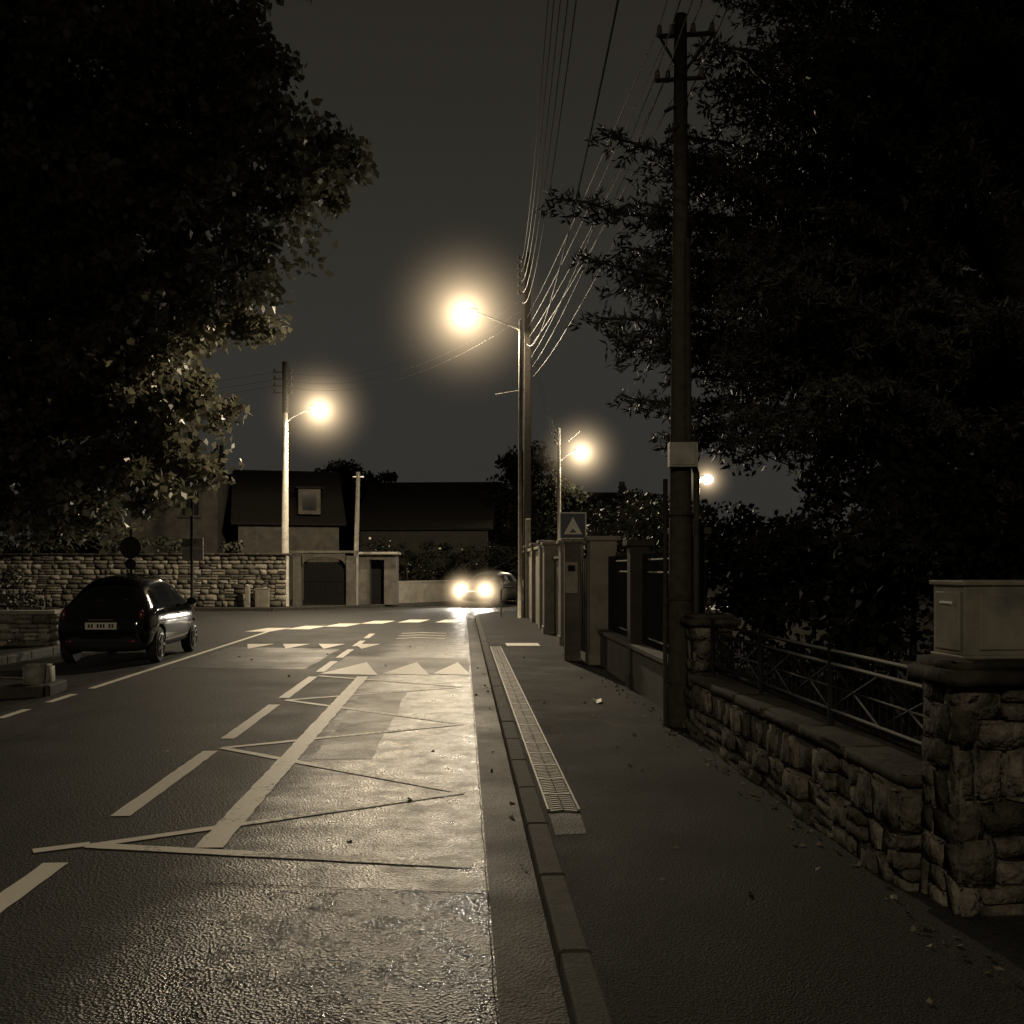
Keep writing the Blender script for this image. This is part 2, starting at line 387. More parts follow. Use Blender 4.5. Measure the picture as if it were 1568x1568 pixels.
slab('garden_ground',[R(2.3,-25),R(2.3,34),(30,34),(30,-25)],0,.09,M_SOIL)
lp=[R(-7.7,22),R(-7.7,14.3),R(-5.3,13.5),R(-5.3,12.9),R(-7,12.0),R(-8,8),(-30,8),(-30,29.5),(-13,29.5)]
for k in range(0,7):
    t=k/6*math.pi/2; lp.append((-13+4.1*math.sin(t),25.4+4.1*math.cos(t)))
slab('pavement',lp,0,.12,M_PAVE)
slab('pavement',[(-60,38.4),(-9,38.4),(-6.2,41.3),(-2,45.6),(30,45.6),(30,46.6),(-2.6,46.6),(-6.9,42.2),(-9.2,39.6),(-60,39.6)],0,.12,M_PAVE)
def kerb(name,path,w,h,base=0):
    b=MB()
    for (x0,y0),(x1,y1) in zip(path[:-1],path[1:]):
        L=math.hypot(x1-x0,y1-y0); n=max(1,round(L/1.0)); a=math.atan2(y1-y0,x1-x0)
        for i in range(n):
            t=(i+.5)/n; b.box((x0+(x1-x0)*t,y0+(y1-y0)*t,h/2-.02+random.uniform(-.003,.002)),(L/n-.006,w,h+.04),a+random.uniform(-.003,.003))
    return b.out(name,M_KERB,None,bevel=.018)
kp=[R(.44,-6+i*2) for i in range(20)]
for k in range(1,7):
    t=k/7*math.pi/2; cx,cy=R(.44,33); kp.append((cx+4-4*math.cos(t),cy+4*math.sin(t)))
kerb('kerb',kp,.13,.112)
kerb('kerb',[R(-7.7,22),R(-7.7,14.3),R(-5.3,13.55),R(-5.25,12.85),R(-7,11.95),R(-8,8)],.16,.135)
kerb('kerb',[(-40,38.4),(-9,38.4),(-6.2,41.3),(-2,45.6),(20,45.6)],.15,.13)
kerb('kerb',[(-8.9,25.2),(-9.3,27.2),(-10.4,28.8),(-13,29.5),(-30,29.5)],.15,.13)
# drain grate: framed cast-iron channel, herring-bone bars, one module per half metre
b=MB()
y0,y1=6.3,19.5
for u in (.525,.715): 
    x,y=R(u,(y0+y1)/2); b.box((x,y,.113),(.014,(y1-y0),.018),YAW)
v=y0; k=0
while v<y1:
    k+=1
    if k%9==0: x,y=R(.62,v); b.box((x,y,.1125),(.176,.03,.018),YAW)
    else:
        for du,sg in ((-.044,1),(.044,-1)):
            x,y=R(.62+du,v); b.box((x,y,.1115),(.088,.021,.015),YAW+.4*sg)
    v+=.055
b.out('drain_grate',pm('cast_iron',(.13,.12,.105),.55,metal=.3,scale=18,var=.5),None)
rp('drain_channel',[(.53,6.3),(.71,6.3),(.71,19.5),(.53,19.5)],.1072,pm('drain_dark',(.006,.006,.006),.95,spec=.05),False)
rp('drain_cover',[(.52,5.75),(.70,5.78),(.715,6.28),(.525,6.28)],.1072,M_GUT,False)
# -------- markings
mk=MB()
def strip(p,q,w,z=.0092):
    p,q=Vector((*R(*p),z)),Vector((*R(*q),z)); d=(q-p).normalized(); n=Vector((-d.y,d.x,0))*w/2
    k=max(2,int((q-p).length/.12)); prev=None
    for i in range(k+1):
        c=p.lerp(q,i/k); a=c+n*(1+random.uniform(-.08,.08)); e=c-n*(1+random.uniform(-.08,.08))
        if prev: mk.poly([prev[1],e,a,prev[0]])
        prev=(a,e)
for a,c in ((1.0,3.2),(4.2,5.55),(6.6,8.95),(9.6,12.0),(12.6,15.1),(15.8,17.6),(18.3,20.2),(21,22.6),(23.4,25)):
    strip((-2.2,a),(-2.2,c),.13)
strip((-1.45,5.85),(-1.47,15.1),.16,.0095)
zz=[(-2.13,5.9),(-.0,7.3),(-2.13,9.1),(-.0,10.5),(-2.13,12.4),(-.0,13.8),(-2.13,15.2)]
for i,(p,q) in enumerate(zip(zz[:-1],zz[1:])): strip(p,q,.085,.0098+.0002*(i%2))
strip((-2.15,5.9),(0.05,5.5),.10,.0102); strip((-2.42,5.78),(-2.15,5.93),.09,.0104)
mk.out('road_markings',M_PAINT,None,norm=False)
mk=MB()
for (u0,u1) in ((-2.15,-1.27),(-1.22,-.5),(-.45,.12)):
    ap=(u0+u1)/2+.08
    mk.poly([(*R(u0,15.5),.0108),(*R(u1,15.3),.0108),(*R(ap,17.4),.0108)])
for a,c in ((2,4),(6,7.2),(9.0,10.2),(10.9,11.6),(12.2,13)): strip((-4.92,a),(-4.92,c),.1)
strip((-4.92,13.6),(-4.9,26),.1)
for u in (-4.25,-3.5,-2.75,-2.0):
    mk.poly([(*R(u-.28,21.6),.0108),(*R(u,20.3),.0108),(*R(u+.28,21.6),.0108)])
for cx,cy in ((-6.3,26.6),(-5.5,27.6),(-4.75,28.8),(-3.95,30.3),(-2.95,31),(-1.85,31)):
    mk.poly([(cx-.42,cy-.8,.0108),(cx+.22,cy-.8,.0108),(cx+.42,cy+.8,.0108),(cx-.22,cy+.8,.0108)])
for i in range(3):
    mk.poly([(*R(-1.5,23.2+i*.9),.0108),(*R(-1.0,23.5+i*.9),.0108),(*R(-.4,23.2+i*.9),.0108),(*R(-.4,23.35+i*.9),.0108),(*R(-1.0,23.7+i*.9),.0108),(*R(-1.5,23.35+i*.9),.0108)])
mk.poly([(*R(.85,19.8),.1078),(*R(1.5,19.8),.1078),(*R(1.5,20.5),.1078),(*R(.85,20.5),.1078)])
mk.out('road_markings',M_PAINT2,None,norm=False)

# ---------------------------------------------------------------- lamps and poles
WARM=(1.0,.81,.55)
E_LAMP=emis('lamp_lens_lit',(1,.88,.68),150)
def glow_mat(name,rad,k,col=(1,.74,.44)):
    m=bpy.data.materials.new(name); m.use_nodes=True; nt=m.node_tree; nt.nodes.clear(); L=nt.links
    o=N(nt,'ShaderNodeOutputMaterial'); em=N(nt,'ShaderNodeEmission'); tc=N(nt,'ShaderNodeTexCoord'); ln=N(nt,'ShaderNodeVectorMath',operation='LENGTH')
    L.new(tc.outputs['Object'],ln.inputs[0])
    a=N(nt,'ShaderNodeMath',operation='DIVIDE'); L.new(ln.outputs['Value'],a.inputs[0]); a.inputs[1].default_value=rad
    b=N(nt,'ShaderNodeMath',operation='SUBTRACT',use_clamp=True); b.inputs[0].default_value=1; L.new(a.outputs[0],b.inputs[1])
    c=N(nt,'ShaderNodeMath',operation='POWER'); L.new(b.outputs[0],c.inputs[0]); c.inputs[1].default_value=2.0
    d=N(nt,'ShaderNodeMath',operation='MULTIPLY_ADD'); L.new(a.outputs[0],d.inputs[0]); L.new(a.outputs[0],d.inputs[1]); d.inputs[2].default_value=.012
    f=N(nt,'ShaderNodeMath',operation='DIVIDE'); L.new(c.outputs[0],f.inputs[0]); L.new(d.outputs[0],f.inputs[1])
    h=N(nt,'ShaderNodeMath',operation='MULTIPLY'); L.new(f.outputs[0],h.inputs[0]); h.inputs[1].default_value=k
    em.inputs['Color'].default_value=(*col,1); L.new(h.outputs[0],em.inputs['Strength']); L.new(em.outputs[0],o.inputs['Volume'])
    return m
def add_glow(e,c,rad,k):  # self-glowing sphere added around a source to paint in its bloom
    h=MB(); h.ell((0,0,0),(rad,rad,rad),0,32,16); o=h.out('glow_sphere',glow_mat('glow_volume',rad,k),e,True); o.location=c
def lampbits(e,head,d,power,glow_rad,k=.02,scale=1,cone=160,blend=.2):
    yaw=math.atan2(d[1],d[0]); b=MB()
    b.ell((head[0],head[1],head[2]+.1),(.38*scale,.16*scale,.08*scale),0,yaw=yaw)
    b.out('luminaire_housing',M_GALV,e,True)
    l=MB(); l.ell((head[0]+d[0]*.05,head[1]+d[1]*.05,head[2]-.05),(.32*scale,.24*scale,.24*scale),0,yaw=yaw)
    l.out('luminaire_lens',E_LAMP,e,True)
    li=bpy.data.lights.new('bulb','SPOT'); li.energy=power; li.color=WARM; li.shadow_soft_size=.12; li.spot_size=math.radians(cone); li.spot_blend=blend
    o=bpy.data.objects.new('bulb',li); o.location=(head[0]+d[0]*.05,head[1]+d[1]*.05,head[2]-.44); link(o,e)
    if glow_rad: add_glow(e,(head[0]+d[0]*.05,head[1],head[2]-.04),glow_rad,k)
def arm(b,p,q,r=.025,rise=.25):
    p,q=Vector(p),Vector(q); b.tube([tuple(p),tuple(p.lerp(q,.3)+Vector((0,0,rise*.6))),tuple(p.lerp(q,.7)+Vector((0,0,rise*.5))),tuple(q)],r,8)
def insul(b,x,y,z,dx,n=4,side=1,step=.28):
    for i in range(n):
        zz=z-i*step; b.tube([(x,y,zz),(x+side*dx,y,zz)],.02,6,0); b.tube([(x+side*dx,y,zz-.02),(x+side*dx,y,zz+.13)],[.05,.035],8,1)
e=empty('street_lamp',(.25,31,.1))
b=MB(); b.tube([(0,0,0),(0,0,1.2),(0,0,9.0)],[.085,.065,.05],12); arm(b,(0,0,8.7),(-1.35,0,9.25),.03,.0); b.out('pole',M_CONC,e,True,norm=False)
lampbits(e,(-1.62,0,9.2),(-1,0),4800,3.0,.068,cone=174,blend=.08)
e=empty('utility_pole',(.47,31.25,.1))
b=MB(); b.box((0,0,5.55),(.26,.22,11.1),0,0,taper=.7); insul(b,-.08,0,10.9,.18,5,-1,.26); b.box((.02,-.14,1.5),(.16,.04,3.0),0,2); b.out('pole',[M_WOOD,M_INS,M_CONC],e,bevel=.01)
e=empty('street_lamp',(-8.9,40.3,.1))
b=MB(); b.tube([(0,0,0),(0,0,7.4),(0,0,7.42),(0,0,9.45)],[.15,.11,.10,.09],12); arm(b,(0,0,7.2),(1.05,0,7.75),.03,.15)
b.out('pole',M_CONC,e,True,norm=False)
b=MB(); insul(b,0,0,9.2,.42,4,-1,.27); insul(b,0,0,9.2,.22,4,1,.27); b.tube([(0,0,7.6),(0,0,9.6)],.12,10,0); b.out('insulator_arms',[M_WOOD,M_INS],e,norm=False)
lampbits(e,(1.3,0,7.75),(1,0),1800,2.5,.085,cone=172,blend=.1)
e=empty('utility_pole',(-6.35,41.6,.1)); b=MB(); b.tube([(0,0,0),(.04,0,2),(.12,0,5.4)],[.12,.1,.08],10); b.tube([(-.1,0,5.2),(.35,0,5.2)],.03,6); b.out('pole',M_CONC,e,True,norm=False)
e=empty('street_lamp',(2.75,60,.1)); b=MB(); b.tube([(0,0,0),(0,0,9.7)],[.14,.09],10); arm(b,(0,0,7.7),(.95,0,8.35),.03,.15); b.tube([(.5,0,8.9),(1.2,0,9.5)],.03,6); b.out('pole',M_CONC,e,True,norm=False)
b=MB(); insul(b,0,0,9.4,.25,3,-1,.3); b.out('insulator_arms',[M_WOOD,M_INS],e,norm=False)
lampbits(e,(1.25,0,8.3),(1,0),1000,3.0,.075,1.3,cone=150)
e=empty('street_lamp',(10.9,60,.1)); b=MB(); b.tube([(0,0,0),(0,0,6.7)],[.12,.07],10); arm(b,(0,0,6.4),(.3,0,6.75),.03,.1); b.out('pole',M_CONC,e,True,norm=False)
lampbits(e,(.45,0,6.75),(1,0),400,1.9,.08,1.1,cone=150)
# lamp behind the camera, same row
e=empty('street_lamp',(-5.9,-9,.1)); b=MB(); b.tube([(0,0,0),(0,0,8.6)],[.14,.08],12); arm(b,(0,0,8.3),(1.1,0,8.6),.03,.15); b.out('pole',M_CONC,e,True,norm=False)
lampbits(e,(1.4,0,8.5),(1,0),1900,0,cone=172,blend=.12)
# near utility pole
PX,PY=1.60,9.75
e=empty('utility_pole',(PX,PY,.1))
b=MB(); b.tube([(0,0,-.05),(0,0,2.6),(0,0,4.7),(0,0,6.75)],[.125,.1,.075,.06],16,0)
b.tube([(.145,-.03,0),(.145,-.03,2.4),(.06,-.09,2.62),(.05,-.09,4.6)],.03,10,0)
b.tube([(-.14,.03,0),(-.14,.03,2.35)],.022,8,0)
for z in (.4,1.2,2.0): b.tube([(0,0,z),(0,0,z+.02)],.128,16,0)
b.tube([(-.2,0,6.55),(.32,0,6.58)],.025,8,0); b.tube([(-.24,-.02,6.12),(.24,0,6.16)],.022,8,0)
b.tube([(-.2,0,6.55),(0,0,6.2)],.015,6,0); b.tube([(.3,0,6.55),(.02,0,6.2)],.015,6,0)
for x,z in ((-.2,6.55),(-.08,6.56),(.12,6.57),(.3,6.58),(-.22,6.12),(-.12,6.12),(.2,6.15)): b.tube([(x,0,z),(x,0,z+.1)],[.03,.02],8,1)
for z in (5.9,5.7): b.tube([(0,-.05,z),(-.16,-.08,z-.1)],.018,6,0)
b.out('pole',[M_WOOD,M_INS,M_GALV],e,True,norm=False)
b=MB(); b.box((.0,-.13,2.56),(.265,.13,.23)); b.box((.0,-.198,2.56),(.22,.008,.19)); b.out('junction_box',M_JBOX,e,bevel=.008)
# wires
w=MB()
def wire(p,q,sag,r=.007,n=24):
    p,q=Vector(p),Vector(q); w.tube([tuple(p.lerp(q,i/n)-Vector((0,0,sag*4*(i/n)*(1-i/n)))) for i in range(n+1)],r,5,0,False)
for i in range(5): wire((.22,31.2,10.95-i*.24),(.42+.05*i,-12,8.2-.1*i),2.9+.1*i,.005)
wire((.45,31.1,8.4),(.95,-12,7.8),2.6,.009)
for i,(x,z) in enumerate(((-.2,6.66),(-.08,6.66),(.12,6.67),(.3,6.68),(-.22,6.22),(-.12,6.22),(.2,6.25))):
    wire((PX+x,PY,z+.1),(.46+.03*i,31.1,9.2-.3*i),.12+.03*i,.006+.002*(i%3==0)); wire((PX+x,PY,z+.1),(PX+x*1.3+.1,-12,7.8),.6,.006)
for z in (9.2,8.9,8.65): wire((-8.95,40.3,z+.1),(.3,31,z+.5),.9,.004,20); wire((-9.3,40.3,z+.1),(-34,44,z-.8),.6,.006,14)
for i in range(3): wire((.5,31.2,9.2-.3*i),(2.75,60,9.4-.3*i),.7,.008,16)
wire((.4,31,7.0),(-.5,31,6.85),0,.012,3); wire((1.6,9.75,3.2),(4.5,14,2.9),.2,.008)
w.out('overhead_cables',M_WIRE,None,True,norm=False)

# ---------------------------------------------------------------- near right stone wall with railing
WU=2.13
e=empty('stone_wall')
s=Stones(); x0,y0_=R(WU,4.75); x1,y1_=R(WU,9.2)
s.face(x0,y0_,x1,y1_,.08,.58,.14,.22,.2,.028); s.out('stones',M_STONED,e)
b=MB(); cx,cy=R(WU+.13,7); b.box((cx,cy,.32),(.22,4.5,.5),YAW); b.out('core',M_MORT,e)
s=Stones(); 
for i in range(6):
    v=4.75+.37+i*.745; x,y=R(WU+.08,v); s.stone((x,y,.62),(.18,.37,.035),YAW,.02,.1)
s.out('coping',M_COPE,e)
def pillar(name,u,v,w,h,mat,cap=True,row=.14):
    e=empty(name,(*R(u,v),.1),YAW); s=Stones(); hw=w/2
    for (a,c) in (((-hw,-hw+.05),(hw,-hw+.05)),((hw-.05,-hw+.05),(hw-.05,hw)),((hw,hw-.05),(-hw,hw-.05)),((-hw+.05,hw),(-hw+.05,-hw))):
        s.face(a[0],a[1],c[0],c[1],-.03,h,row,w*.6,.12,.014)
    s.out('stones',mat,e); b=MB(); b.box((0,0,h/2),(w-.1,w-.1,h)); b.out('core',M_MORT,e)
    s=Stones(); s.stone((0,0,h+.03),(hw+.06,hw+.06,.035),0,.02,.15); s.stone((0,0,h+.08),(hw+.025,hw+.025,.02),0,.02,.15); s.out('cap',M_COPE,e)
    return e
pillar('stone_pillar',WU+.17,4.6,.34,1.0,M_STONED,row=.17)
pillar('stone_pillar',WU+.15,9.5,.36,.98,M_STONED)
e=empty('meter_cabinet',(*R(WU+.33,4.66),1.205),YAW+.06)
b=MB(); b.box((0,0,.165),(.54,.26,.31)); b.box((0,0,.33),(.57,.29,.022)); b.box((-.274,.0,.16),(.012,.20,.26)); b.box((-.283,0,.24),(.012,.10,.014),0,1); b.box((0,0,.003),(.56,.28,.016)); b.box((.02,-.134,.16),(.44,.01,.25)); b.out('housing',[M_BOX,M_WHITE],e,bevel=.007)
e=empty('iron_railing')
b=MB()
def rail(u,v0,v1,z,r=.013): b.tube([(*R(u,v0),z),(*R(u,v1),z)],r,6)
ru=WU+.12
for z in (1.10,1.02,.74): rail(ru,4.75,9.3,z)
for v in (4.8,6.28,7.76,9.25): b.tube([(*R(ru,v),.6),(*R(ru,v),1.14)],.018,6)
for i in range(3):
    a=4.8+i*1.48; c=a+1.48; m=(a+c)/2
    for p,q in (((a,1.02),(m,.74)),((m,.74),(c,1.02)),((a,.74),(m,1.02)),((m,1.02),(c,.74)),((a,.88),(c,.88))):
        b.tube([(*R(ru,p[0]),p[1]),(*R(ru,q[0]),q[1])],.009,5)
    for k in range(1,16):
        v=a+k*(c-a)/16; b.tube([(*R(ru,v),.74),(*R(ru,v),1.02)],.005,4)
b.out('rails',M_MET,e,True,norm=False)
e=empty('garden_wall')
b=MB(); cx,cy=R(WU+.1,13.1); b.box((cx,cy,.3),(.22,5.5,.6),YAW); b.box((cx,cy,.63),(.3,5.52,.06),YAW); b.out('wall',M_RENDD,e,bevel=.01)
def rpillar(u,v,w,h,mat):
    e=empty('gate_pillar',(*R(u,v),.08),YAW); b=MB(); b.box((0,0,h/2),(w,w,h)); b.box((0,0,h+.035),(w+.1,w+.1,.07)); b.box((0,0,.1),(w+.05,w+.05,.2)); b.out('pillar',mat,e,bevel=.012)
rpillar(WU+.1,10.2,.3,1.85,M_DARKW); rpillar(WU+.05,16.1,.42,1.95,M_REND); rpillar(WU+.1,13.0,.26,1.8,M_DARKW)
e=empty('iron_fence'); b=MB()
for v0,v1 in ((10.4,12.8),(13.2,15.8)):
    for z in (.75,1.7,1.55): b.tube([(*R(ru,v0),z),(*R(ru,v1),z)],.018,6)
    n=int((v1-v0)/.11)
    for i in range(n+1):
        v=v0+(v1-v0)*i/n; b.tube([(*R(ru,v),.66),(*R(ru,v),1.78)],.011,5)
    cx,cy=R(ru+.05,(v0+v1)/2); b.box((cx,cy,1.2),(.01,v1-v0,.95),YAW)
b.out('bars',M_MET,e,norm=False)
e=empty('driveway_gate'); b=MB()
cx,cy=R(WU+.1,18.2); b.box((cx,cy,.95),(.04,3.4,1.6),YAW)
for k in range(12):
    cx,cy=R(WU+.07,16.7+k*.27); b.box((cx,cy,.95),(.03,.1,1.66),YAW)
b.out('panel',M_MET,e)
rpillar(WU,20.2,.45,2.0,M_REND); rpillar(WU-.05,23.6,.45,2.05,M_REND)
e=empty('rendered_wall'); b=MB()
cx,cy=R(WU+.05,21.9); b.box((cx,cy,.9),(.2,2.9,1.8),YAW); b.box((cx,cy,1.83),(.3,2.9,.06),YAW)
cx,cy=R(WU-.02,28.6); b.box((cx,cy,1.1),(.22,9.4,2.0),YAW,1); b.box((cx,cy,2.14),(.32,9.4,.08),YAW,1)
for k in range(3):
    cx,cy=R(WU-.06,25.6+k*2.9); b.box((cx,cy,1.15),(.34,.4,2.15),YAW,1); b.box((cx,cy,2.26),(.42,.5,.07),YAW,1)
b.out('wall',[M_RENDD,M_REND],e,bevel=.01)

e=empty('traffic_sign',(1.0,16.9,.1))
b=MB(); b.tube([(0,0,0),(0,0,2.42)],.03,10); b.out('post',M_GALV,e,True,norm=False)
b=MB(); b.box((0,-.045,2.2),(.44,.02,.44),0,2); b.box((0,-.057,2.2),(.40,.006,.40),0,1); b.poly([(-.15,-.0622,2.06),(.15,-.0622,2.06),(0,-.0622,2.34)],2)
b.poly([(-.06,-.0634,2.085),(.06,-.0634,2.085),(.0,-.0634,2.15)],1); b.out('panel',[M_GALV,M_BLUE,M_WHITE],e,norm=False)
e=empty('service_cabinet',(.98,16.7,.1))
b=MB(); b.box((0,0,.95),(.26,.2,1.9)); b.box((0,0,1.92),(.3,.24,.04)); b.box((-.02,-.115,1.35),(.2,.03,.5),0,1); b.box((-.02,-.133,1.5),(.12,.008,.1),0,2); b.box((0,-.108,.5),(.2,.012,.7),0,0); b.out('body',[M_RENDD,M_JBOX,M_MET],e,bevel=.01)
e=empty('pedestrian_barrier',(-.33,31.5,.08)); b=MB(); b.tube([(0,0,0),(0,0,.85),(.08,0,.95),(.42,.1,.95),(.5,.1,.85),(.5,.1,0)],.028,8); b.tube([(0,0,.5),(.5,.1,.5)],.02,6); b.out('frame',M_MET,e,True,norm=False)

# ---------------------------------------------------------------- far stone wall etc
e=empty('stone_wall',(0,39.7,.1))
s=Stones(); s.face(-26,0,-8.75,0,0,1.98,.19,.34,.16,.025,.01); s.out('stones',M_STONE,e)
b=MB(); b.box((-17.4,.16,1),(17.2,.24,1.98)); b.out('core',M_MORT,e)
s=Stones()
for i in range(30): s.stone((-25.7+i*.58,.1,2.03),(.285,.24,.05),0,.05,.1)
s.out('coping',M_COPE,e)
e=empty('utility_cabinet',(-9.55,39.3,.1)); b=MB(); b.box((0,0,.35),(.5,.25,.7)); b.box((0,0,.72),(.54,.29,.04)); b.box((0,-.13,.35),(.42,.01,.58)); b.out('body',M_BOX,e,bevel=.01)
e=empty('stone_bollard',(-10.1,39.2,.1)); b=MB(); b.box((0,0,.4),(.2,.2,.8),0,0,taper=.85); b.ell((0,0,.82),(.1,.1,.07)); b.out('post',M_CONC,e,bevel=.02)
e=empty('gateway',(-7.6,41.2,.1)); 
b=MB(); 
b.box((-1.0,0,1.0),(.32,.35,2.0)); b.box((1.15,0,1.0),(.35,.35,2.0)); 
n=12
for i in range(n):
    t0=math.pi*i/n; t1=math.pi*(i+1)/n; f=lambda t:(.08-math.cos(t)*.86,1.62+math.sin(t)*.34)
    (xa,za),(xb,zb)=f(t0),f(t1)
    for yy in (-.16,.16): b.poly([(xa,yy,za),(xb,yy,zb),(xb,yy,2.12),(xa,yy,2.12)])
    b.poly([(xa,-.16,za),(xb,-.16,zb),(xb,.16,zb),(xa,.16,za)])
b.box((.08,0,2.16),(2.7,.42,.09)); b.out('masonry',M_RENDD,e,norm=False)
b=MB()
for i in range(15): b.tube([(-.75+i*.115,.05,.05),(-.75+i*.115,.05,1.7)],.018,5)
b.box((.08,.07,.9),(1.66,.02,1.7)); b.tube([(-.78,.05,1.0),(.94,.05,1.0)],.025,5); b.out('gate',M_MET,e,norm=False)
e=empty('brick_porch',(-5.55,42.6,.1)); b=MB()
b.box((-.55,0,1),(.5,.9,2.0)); b.box((.55,0,1),(.5,.9,2.0)); b.box((0,0,1.95),(.6,.9,.2)); b.box((0,-.05,2.12),(1.8,1.2,.1),0,1); b.box((0,.2,.92),(.6,.06,1.84),0,2); b.box((.22,.16,.95),(.03,.04,.1),0,1); b.out('walls',[M_RENDD,M_CONC,M_MET],e,bevel=.01)
e=empty('garden_wall',(0,0,.1)); b=MB()
a0=math.atan2(46.9-43.4,-2.3+4.9); L0=math.hypot(2.6,3.5)
b.box((-3.6,45.15,.45),(L0,.22,.9),a0); b.box((-3.6,45.15,.93),(L0,.3,.06),a0); b.box((7.5,47.0,.45),(19,.22,.9)); b.box((7.5,47.0,.93),(19,.3,.06)); b.out('wall',M_REND,e,bevel=.01)

e=empty('garden_wall',(-9.9,19.6,.1)); s=Stones(); s.face(-3,0,1.1,0,0,.62,.15,.28,.2,.015); s.face(1.1,0,1.1,3.5,0,.62,.15,.28,.2,.015); s.out('stones',M_STONE,e)
b=MB(); b.box((-.95,.1,.66),(4.3,.34,.07)); b.box((1.07,1.9,.66),(.34,3.2,.07)); b.out('coping',M_CONC,e,bevel=.01)
b=MB(); b.tube([(-3,.1,1.12),(.5,.1,1.12)],.016,6); b.tube([(-3,.1,.78),(.5,.1,.78)],.016,6)
for i in range(26): b.tube([(-2.9+i*.135,.1,.7),(-2.9+i*.135,.1,1.2)],[.01,.006],5)
b.out('railing',M_MET,e,norm=False)
s=Stones(); s.stone((*R(-5.45,13.25),.2),(.15,.2,.17),.1,.12,.2); s.out('kerb_boulder',pm('boulder',(.2,.19,.16),.85,scale=12,var=.4,bump=.6),None)

e=empty('traffic_sign',(-9.35,30,.1)); b=MB(); b.tube([(0,0,0),(0,0,3.85)],.05,8); b.out('post',M_MET,e,True,norm=False)
b=MB(); b.box((0,.07,2.25),(.62,.03,.28)); b.box((0,.07,1.9),(.62,.03,.36)); b.out('panels',M_GALV,e,bevel=.01)
e=empty('traffic_sign',(-8.75,23.6,.1)); b=MB(); b.tube([(0,0,0),(0,0,2.4)],.035,8); b.tube([(0,-.05,1.98),(0,-.035,1.98)],.25,24,1); b.tube([(0,-.05,1.6),(0,-.035,1.6)],.13,20,1); b.out('disc',[M_MET,M_MET],e,norm=False)

# ---------------------------------------------------------------- houses
def house(name,cx,cy,w,d,he,hr,wall,yaw=0,axis='x',wins=(),chim=(),dormer=None):
    e=empty(name,(cx,cy,0),yaw); b=MB(); b.box((0,0,he/2),(w,d,he)); 
    hw,hd=w/2,d/2
    if axis=='x':
        for s_ in (-1,1): b.poly([(s_*hw,-hd,he),(s_*hw,hd,he),(s_*hw,0,hr)])
    else:
        for s_ in (-1,1): b.poly([(-hw,s_*hd,he),(hw,s_*hd,he),(0,s_*hd,hr)])
    b.out('walls',wall,e,norm=False)
    r=MB(); o_=.35; th=.12
    if axis=='x':
        sl=(hr-he)/hd
        for s_ in (-1,1): 
            A=[(-hw-o_,s_*(hd+o_),he-sl*o_+.02),(hw+o_,s_*(hd+o_),he-sl*o_+.02),(hw+o_,0,hr+.02),(-hw-o_,0,hr+.02)]
            r.poly(A); r.poly([(p[0],p[1],p[2]+th) for p in A]); 
            for i in range(4): p,q=A[i],A[(i+1)%4]; r.poly([p,q,(q[0],q[1],q[2]+th),(p[0],p[1],p[2]+th)])
        r.tube([(-hw-o_,0,hr+th),(hw+o_,0,hr+th)],.1,8)
    else:
        sl=(hr-he)/hw
        for s_ in (-1,1): 
            A=[(s_*(hw+o_),-hd-o_,he-sl*o_+.02),(s_*(hw+o_),hd+o_,he-sl*o_+.02),(0,hd+o_,hr+.02),(0,-hd-o_,hr+.02)]
            r.poly(A); r.poly([(p[0],p[1],p[2]+th) for p in A])
            for i in range(4): p,q=A[i],A[(i+1)%4]; r.poly([p,q,(q[0],q[1],q[2]+th),(p[0],p[1],p[2]+th)])
    r.out('roof',M_ROOF,e,norm=False)
    f=MB()
    for (x,z,ww,hh) in wins:
        f.box((x,-hd-.03,z),(ww+.16,.06,hh+.16),0,0); f.box((x,-hd-.045,z),(ww,.06,hh),0,1); f.box((x,-hd-.06,z),(.05,.06,hh),0,0); f.box((x,-hd-.08,z-hh/2-.1),(ww+.3,.16,.06),0,0)
    if wins: f.out('windows',[M_DARKW,M_GLASSW],e)
    c=MB()
    for (x,y,zt,cw) in chim:
        c.box((x,y,(he+zt)/2),(cw,cw*.8,zt-he)); c.box((x,y,zt+.05),(cw+.15,cw*.8+.15,.1))
        for k in (-.25,.25): c.tube([(x+k*cw,y,zt+.1),(x+k*cw,y,zt+.5)],[.12,.1],8)
    if chim: c.out('chimneys',M_DARKW,e)
    if dormer:
        x,z=dormer; c=MB(); c.box((x,-hd+.6,z),(1.1,1.6,1.3),0,0); c.box((x,-hd-.21,z),(.7,.04,.9),0,1); c.box((x,-hd+.55,z+.7),(1.4,1.9,.1),0,2); c.out('dormer',[wall,M_GLASSW,M_ROOF],e)
    return e
M_HW=pm('house_render',(.075,.068,.054),.9,scale=2,var=.45)
M_HW2=pm('house_render_aged',(.045,.041,.033),.9,scale=2,var=.45)
house('rendered_house',-12.3,56,5.0,8,4.0,6.7,M_HW,.25,'x',dormer=(1.0,5.0))
house('town_house',-17.9,55,5.6,8,6.5,7.5,M_HW2,.1,'y',wins=((1.5,4.9,.8,1.3),(-.6,4.9,.8,1.3)),chim=((1.3,-2.5,8.1,.6),(2.5,-2,7.5,.55)))
house('barn_house',-4.9,64,7.4,9,4.0,6.75,M_DARKW,-.05,'x')
house('distant_house',7,84,6,8,4.5,7.6,M_DARKW,0,'x',chim=((2,0,8.2,.5),))

